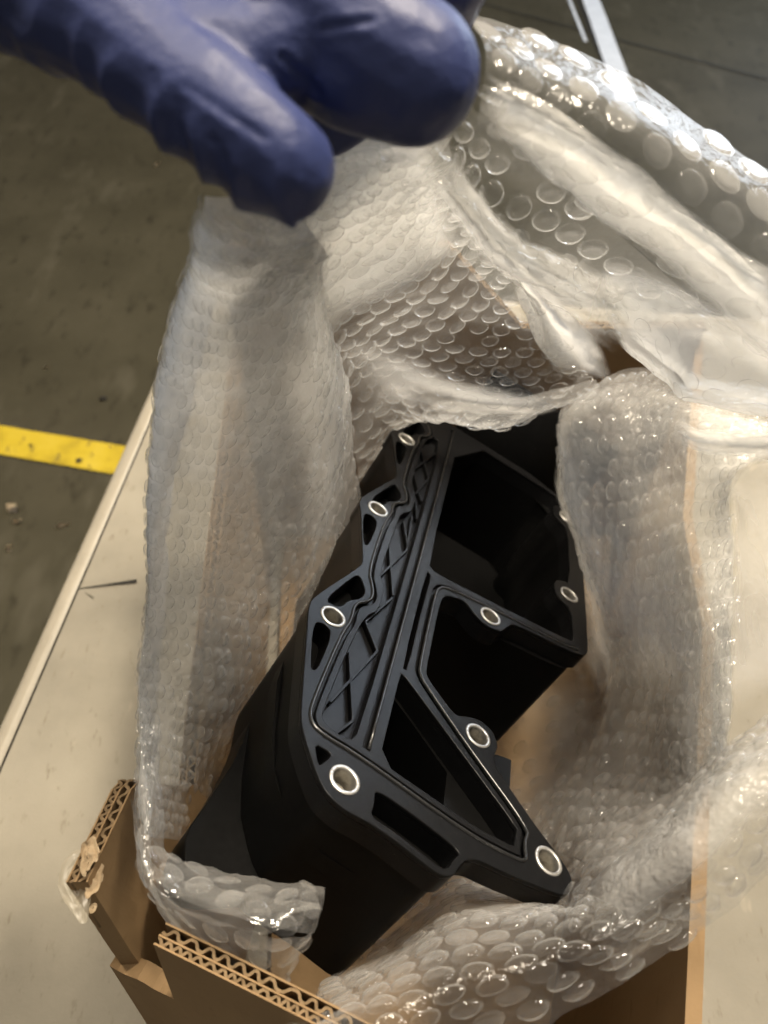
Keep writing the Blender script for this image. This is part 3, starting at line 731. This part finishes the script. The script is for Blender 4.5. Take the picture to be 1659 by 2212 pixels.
# pale bulge at the right
film('bulge', [
 [(1290, 575, .36), (1400, 590, .35), (1520, 660, .34), (1760, 830, .33)],
 [(1285, 660, .375), (1400, 690, .36), (1530, 750, .35), (1760, 850, .345)],
 [(1345, 752, .41), (1430, 818, .385), (1500, 872, .37), (1760, 895, .36)],
 [(1345, 735, .45), (1430, 785, .44), (1520, 835, .42), (1760, 865, .41)]], layers=2, seed=23, amp=.004, flat=.3, fm=M_film_c, side=-1, hf=1.3, slack=True, taper=.12, haze=1.3, label='smooth pale bulge of doubled wrap at the right')
# right side lining the box wall
right = [
 [(1330, 850, .60), (1290, 835, .54), (1350, 800, .52), (1420, 800, .50), (1480, 850, .47), (1560, 880, .45), (1720, 905, .42)],
 [(1250, 920, .60), (1212, 905, .53), (1300, 900, .50), (1390, 910, .48), (1470, 920, .46), (1560, 935, .44), (1720, 960, .42)],
 [(1200, 1050, .63), (1226, 1050, .53), (1310, 1050, .49), (1400, 1050, .47), (1480, 1050, .45), (1550, 1040, .435), (1600, 1035, .422)],
 [(1240, 1180, .64), (1272, 1180, .52), (1340, 1200, .48), (1420, 1200, .446), (1490, 1200, .416), (1550, 1190, .405), (1598, 1190, .392)],
 [(1245, 1340, .64), (1302, 1330, .525), (1360, 1340, .48), (1430, 1350, .436), (1500, 1350, .396), (1550, 1340, .38), (1594, 1340, .368)],
 [(1120, 1450, .66), (1280, 1470, .56), (1340, 1480, .50), (1420, 1500, .446), (1500, 1500, .386), (1550, 1500, .362), (1588, 1500, .350)],
 [(980, 1620, .63), (1220, 1620, .54), (1300, 1640, .48), (1400, 1650, .42), (1480, 1650, .375), (1540, 1640, .35), (1582, 1630, .338)],
 [(960, 1730, .60), (1140, 1740, .52), (1240, 1760, .45), (1330, 1770, .40), (1420, 1770, .37), (1490, 1740, .345), (1540, 1700, .335)],
 [(1000, 1850, .52), (1140, 1850, .47), (1210, 1890, .41), (1260, 1900, .37), (1330, 1870, .35), (1420, 1810, .337), (1500, 1760, .328)]]
film('right', right, layers=1, seed=29, amp=.003, hf=1.4, slack=True, label='right side of the wrap lining the box wall with rows of bubbles')
film('right_backing', [[(x, y, d + .009) for x, y, d in r] for r in right], layers=1, seed=31, amp=.004, hf=1.6, bubbles=False, fm=M_film_c, haze=[[.8, .9, .9, 1.0, 1.2, 2.0, 2.2]] * 2, taper=.06)
film('streak', [
 [(1440, 905, .452), (1500, 925, .44), (1580, 930, .425), (1660, 930, .415), (1760, 925, .41)],
 [(1450, 930, .448), (1510, 950, .43), (1590, 955, .415), (1670, 957, .405), (1760, 955, .40)],
 [(1470, 950, .452), (1530, 975, .44), (1600, 985, .425), (1680, 990, .42), (1760, 990, .41)]], layers=2, seed=33, amp=.004, hf=2.4, bubbles=False, fm=M_film_c, taper=.3, haze=1.4)
film('right_apron', [
 [(1500, 955, .455), (1590, 945, .44), (1670, 950, .43), (1760, 960, .425)],
 [(1572, 1080, .425), (1610, 1080, .44), (1680, 1080, .46), (1760, 1080, .47)],
 [(1570, 1230, .398), (1610, 1230, .42), (1680, 1230, .44), (1760, 1230, .45)],
 [(1564, 1400, .37), (1610, 1400, .39), (1680, 1400, .41), (1760, 1400, .42)],
 [(1556, 1560, .35), (1610, 1540, .36), (1680, 1500, .38), (1760, 1470, .39)]], layers=1, seed=35, amp=.004, bubbles=False, fm=M_film_c, taper=.2, haze=.6, label='flat apron of the wrap over the right rim')
# lip at the lower right
rl = [
 [(1190, 1920, .40), (1300, 1820, .38), (1450, 1720, .37), (1580, 1610, .37), (1740, 1500, .37)],
 [(1225, 1960, .33), (1330, 1860, .315), (1460, 1740, .31), (1580, 1630, .31), (1740, 1530, .31)],
 [(1250, 2000, .295), (1370, 1910, .285), (1490, 1800, .28), (1600, 1690, .28), (1740, 1600, .28)],
 [(1300, 2040, .29), (1430, 1960, .28), (1550, 1860, .275), (1660, 1760, .275), (1760, 1680, .28)],
 [(1330, 2100, .30), (1460, 2020, .295), (1545, 1990, .29), (1640, 1900, .30), (1760, 1800, .30)]]
film('lip', rl, layers=1, seed=37, amp=.003, hf=1.6, slack=True, label='milky folded lip of the wrap over the near-right rim')
film('lip_fold', [[(x, y, d - .002) for x, y, d in r] for r in rl[1:4]], layers=1, seed=38, amp=.0035, hf=2.2, bubbles=False, fm=M_film_c, taper=.25, haze=1.3)
# front skirt with large bubbles
sk = [
 [(770, 2080, .43), (860, 1990, .42), (960, 1905, .42), (1100, 1900, .42), (1230, 1930, .40)],
 [(700, 2135, .345), (840, 2065, .352), (985, 1965, .36), (1120, 1960, .345), (1235, 1975, .33)],
 [(650, 2180, .31), (810, 2125, .308), (1000, 2030, .302), (1180, 2000, .295), (1320, 1930, .29)],
 [(610, 2260, .288), (800, 2220, .28), (1000, 2150, .278), (1240, 2070, .278), (1500, 1960, .28)],
 [(600, 2420, .285), (800, 2380, .28), (1040, 2290, .282), (1255, 2180, .285), (1545, 2000, .29)]]
film('skirt', sk, layers=1, seed=41, amp=.003, ragged=True, pitch=1.08, flat=.2, label='near skirt of the wrap with the largest bubbles')
film('skirt_inner', [[(x, y, d + .006) for x, y, d in r] for r in sk[:3]], layers=1, seed=42, amp=.0035, hf=2.0, bubbles=False, fm=M_film_c, taper=.25)
# near-left lip and its hanging drop
lip = [
 [(345, 1560, .345), (347, 1660, .342), (350, 1760, .335), (356, 1850, .325), (430, 1872, .325), (540, 1895, .325), (640, 1900, .325), (702, 1918, .328)],
 [(327, 1560, .338), (325, 1660, .332), (322, 1760, .323), (332, 1866, .312), (420, 1908, .308), (530, 1938, .304), (625, 1950, .303), (699, 1940, .312)],
 [(305, 1560, .345), (302, 1660, .335), (296, 1760, .325), (308, 1880, .31), (390, 1945, .30), (500, 1985, .295), (605, 2008, .295), (672, 2012, .308)],
 [(310, 1580, .37), (305, 1680, .37), (305, 1790, .36), (338, 1920, .34), (400, 2020, .325), (500, 2090, .315), (590, 2100, .31), (640, 2060, .32)],
 [(320, 1590, .40), (315, 1690, .40), (325, 1810, .39), (353, 1940, .37), (440, 2070, .34), (540, 2150, .33), (600, 2165, .32), (620, 2130, .33)]]
film('near_lip', lip[:3], layers=2, seed=43, amp=.0030, hf=3.6, step=.002, bubbles=True, pitch=.9, flat=.4, slack=True, label='rolled white lip of the wrap at the split corner')
film('near_drop', lip[2:], layers=1, seed=47, amp=.004, hf=2.0, bubbles=True, flat=.4, slack=True)
# sheet under the cover
def loc(a, b, h): q = MW @ Vector((a / 1000, -b / 1000, h / 1000)); return project(q)
film('under', [[loc(a, b, -97 - 6 * math.sin(a * .03 + b * .05)) for b in (-25, 10, 40, 80, 110)] for a in (-5, 60, 150, 240, 310, 360)], layers=1, bubbles=False, seed=53, amp=.003)

BUB.sort(key=lambda t: -t[0])
for vis, M, k, o in BUB[:300]:
    b = obj('bubble', DOMES[k][0], None, None)
    b.parent = o; b.matrix_parent_inverse = Matrix.Identity(4); b.matrix_basis = M
for lo_, m_ in ((0, M_bub), (4, M_bub_f)):
    av, af, base = [], [], 0
    for vis, M, k, o in BUB[300:]:
        if not lo_ <= k < lo_ + 4: continue
        v = DOMES[k][1]; m = np.array(M); av.append(v @ m[:3, :3].T + m[:3, 3])
        af += [tuple(i + base for i in q) for q in DOMES[k][2]]; base += len(v)
    if av:
        o = under(obj('bubbles', pydata('bubbles', np.concatenate(av), af), m_, None, True), wrap); o['kind'] = 'stuff'
print('bubbles', len(BUB))

# ------------------------------------------------------------------ gloved hand
hand = empty('person', P(560, 120, .2), 'person reaching in with a blue nitrile glove, thumb and finger pinching the wrap', 'person')
bm = bmesh.new()
def cap(a, ra, b, rb, n=14):
    """tapered capsule from a to b"""
    d = b - a; L = d.length; z = d.normalized(); x = z.orthogonal().normalized(); y = z.cross(x)
    rings_ = []
    prof = [(a - z * ra * math.cos(t), ra * math.sin(t)) for t in np.linspace(0.12, math.pi / 2, 5)] + [(b + z * rb * math.sin(t), rb * math.cos(t)) for t in np.linspace(0, math.pi / 2 - .12, 5)]
    for c, r in prof: rings_.append([bm.verts.new(c + (x * math.cos(2 * math.pi * k / n) + y * math.sin(2 * math.pi * k / n)) * r) for k in range(n)])
    for p, q in zip(rings_, rings_[1:]):
        for k in range(n): bm.faces.new((p[k], p[(k + 1) % n], q[(k + 1) % n], q[k]))
    bm.faces.new(rings_[0][::-1]); bm.faces.new(rings_[-1])
def chain(pts):
    q = [(P(x, y, d), r) for x, y, d, r in pts]
    for (a, ra), (b, rb) in zip(q, q[1:]): cap(a, ra, b, rb)
# thumb
chain([(60, -60, .205, .0190), (270, 80, .197, .0150), (430, 212, .192, .0138), (520, 290, .192, .0137), (590, 348, .194, .0134), (608, 362, .196, .0131)])
# index, bent at the knuckle and pinching from behind
chain([(430, -170, .205, .0170), (640, -10, .200, .0165), (830, 120, .200, .0163), (888, 158, .203, .0172), (870, 185, .222, .0140), (790, 205, .246, .0105), (715, 270, .258, .0092)])
# middle, ring and little finger
chain([(520, -330, .215, .0160), (760, -190, .212, .0140), (985, -72, .222, .0112), (960, 20, .250, .0100), (860, 170, .268, .0088)])
chain([(440, -430, .235, .0150), (720, -330, .235, .0125), (930, -220, .245, .0105), (930, -100, .270, .0095), (850, 40, .285, .0085)])
chain([(330, -480, .26, .0140), (600, -430, .26, .0110), (780, -350, .27, .0095), (800, -250, .29, .0085), (740, -120, .30, .0075)])
# web of the thumb and the palm
chain([(250, -20, .200, .0180), (450, 40, .204, .0150), (610, 40, .206, .0140)])
chain([(380, 90, .203, .0140), (560, 110, .209, .0130), (680, 130, .208, .0130)])
chain([(430, 120, .198, .0135), (560, 130, .199, .0130), (650, 90, .200, .0140)])
chain([(690, 90, .204, .0150), (770, 140, .203, .0160), (885, 162, .204, .0166)])
chain([(200, -120, .205, .0230), (500, -120, .21, .0200)])
for tx, ty, td_ in ((430, -170, .215), (520, -330, .225), (440, -430, .24), (330, -480, .26)):
    chain([(-150, -330, .235, .0260), (tx, ty, td_, .0165)])
chain([(-150, -330, .235, .0280), (60, -60, .208, .0205)])
# wrist and cuff
chain([(-150, -330, .235, .0290), (-330, -430, .235, .0270), (-620, -600, .235, .0330)])
me = bpy.data.meshes.new('glove'); bm.to_mesh(me); bm.free()
tmp = bpy.data.objects.new('tmp', me); C.objects.link(tmp)
md = tmp.modifiers.new('r', 'REMESH'); md.mode = 'VOXEL'; md.voxel_size = 0.0012
md = tmp.modifiers.new('s', 'SMOOTH'); md.iterations = 6; md.factor = 0.5
bpy.context.view_layer.update()
dg = bpy.context.evaluated_depsgraph_get()
gm = bpy.data.meshes.new_from_object(tmp.evaluated_get(dg)); bpy.data.objects.remove(tmp)
# loose folds of the glove along the underside of the thumb
nv = len(gm.vertices); co = np.empty(nv * 3); gm.vertices.foreach_get('co', co); co = co.reshape(-1, 3)
no = np.empty(nv * 3); gm.vertices.foreach_get('normal', no); no = no.reshape(-1, 3)
ax0, ax1 = P(180, 20, .2), P(600, 350, .194); axd = (ax1 - ax0).normalized()
for i in range(nv):
    p = Vector(co[i]); t = (p - ax0).dot(axd)
    px, py, d = project(p)
    k = 0.0005 * noise.noise(p * 60)
    q_ = Vector((p.x * 0.75 + p.y * 0.55, (p.x - p.y) * 0.25, p.z * 0.6))
    k += 0.0004 * (0.35 - abs(noise.noise(q_ * 150))) * max(0.0, noise.noise(p * 28 + Vector((4, 1, 0))) + 0.25)
    # hard pull line along the thumb
    for (cx0, cy0, cx1, cy1, dep) in ((400, 185, 575, 300, .0007), (330, 150, 360, 300, .0006), (455, 300, 500, 372, .0008), (700, 60, 800, 45, .0010), (610, 120, 690, 200, .0014)):
        ex, ey = cx1 - cx0, cy1 - cy0; tt = max(0, min(1, ((px - cx0) * ex + (py - cy0) * ey) / (ex * ex + ey * ey)))
        dd = math.hypot(px - cx0 - ex * tt, py - cy0 - ey * tt)
        if dd < 26 and d < .2: k -= 0.6 * dep * math.exp(-(dd / 10) ** 2) - 0.3 * dep * math.exp(-((dd - 16) / 7) ** 2)
    low = max(0.0, min(1.0, ((py - 20) - (px - 180) * 0.79 - 10) / 90.0)) * (1 if px < 640 else 0)
    if low > 0:
        k += low * 0.0013 * (1 - 2 * abs(math.sin(t * 260 + 2.2 * noise.noise(p * 45)))) * (0.5 + noise.noise(p * 35 + Vector((3, 0, 0))))
    co[i] += no[i] * k
gm.vertices.foreach_set('co', co.ravel()); gm.update()
gl = under(obj('glove', gm, M_glove, None, True), hand)
bm = bmesh.new()
a, b = P(-560, -565, .235), P(-1500, -1150, .26)
cap(a, .036, b, .048, 24)
under(obj('sleeve', bm, M_sleeve, None, True), hand)['label'] = 'dark jacket sleeve above the glove'
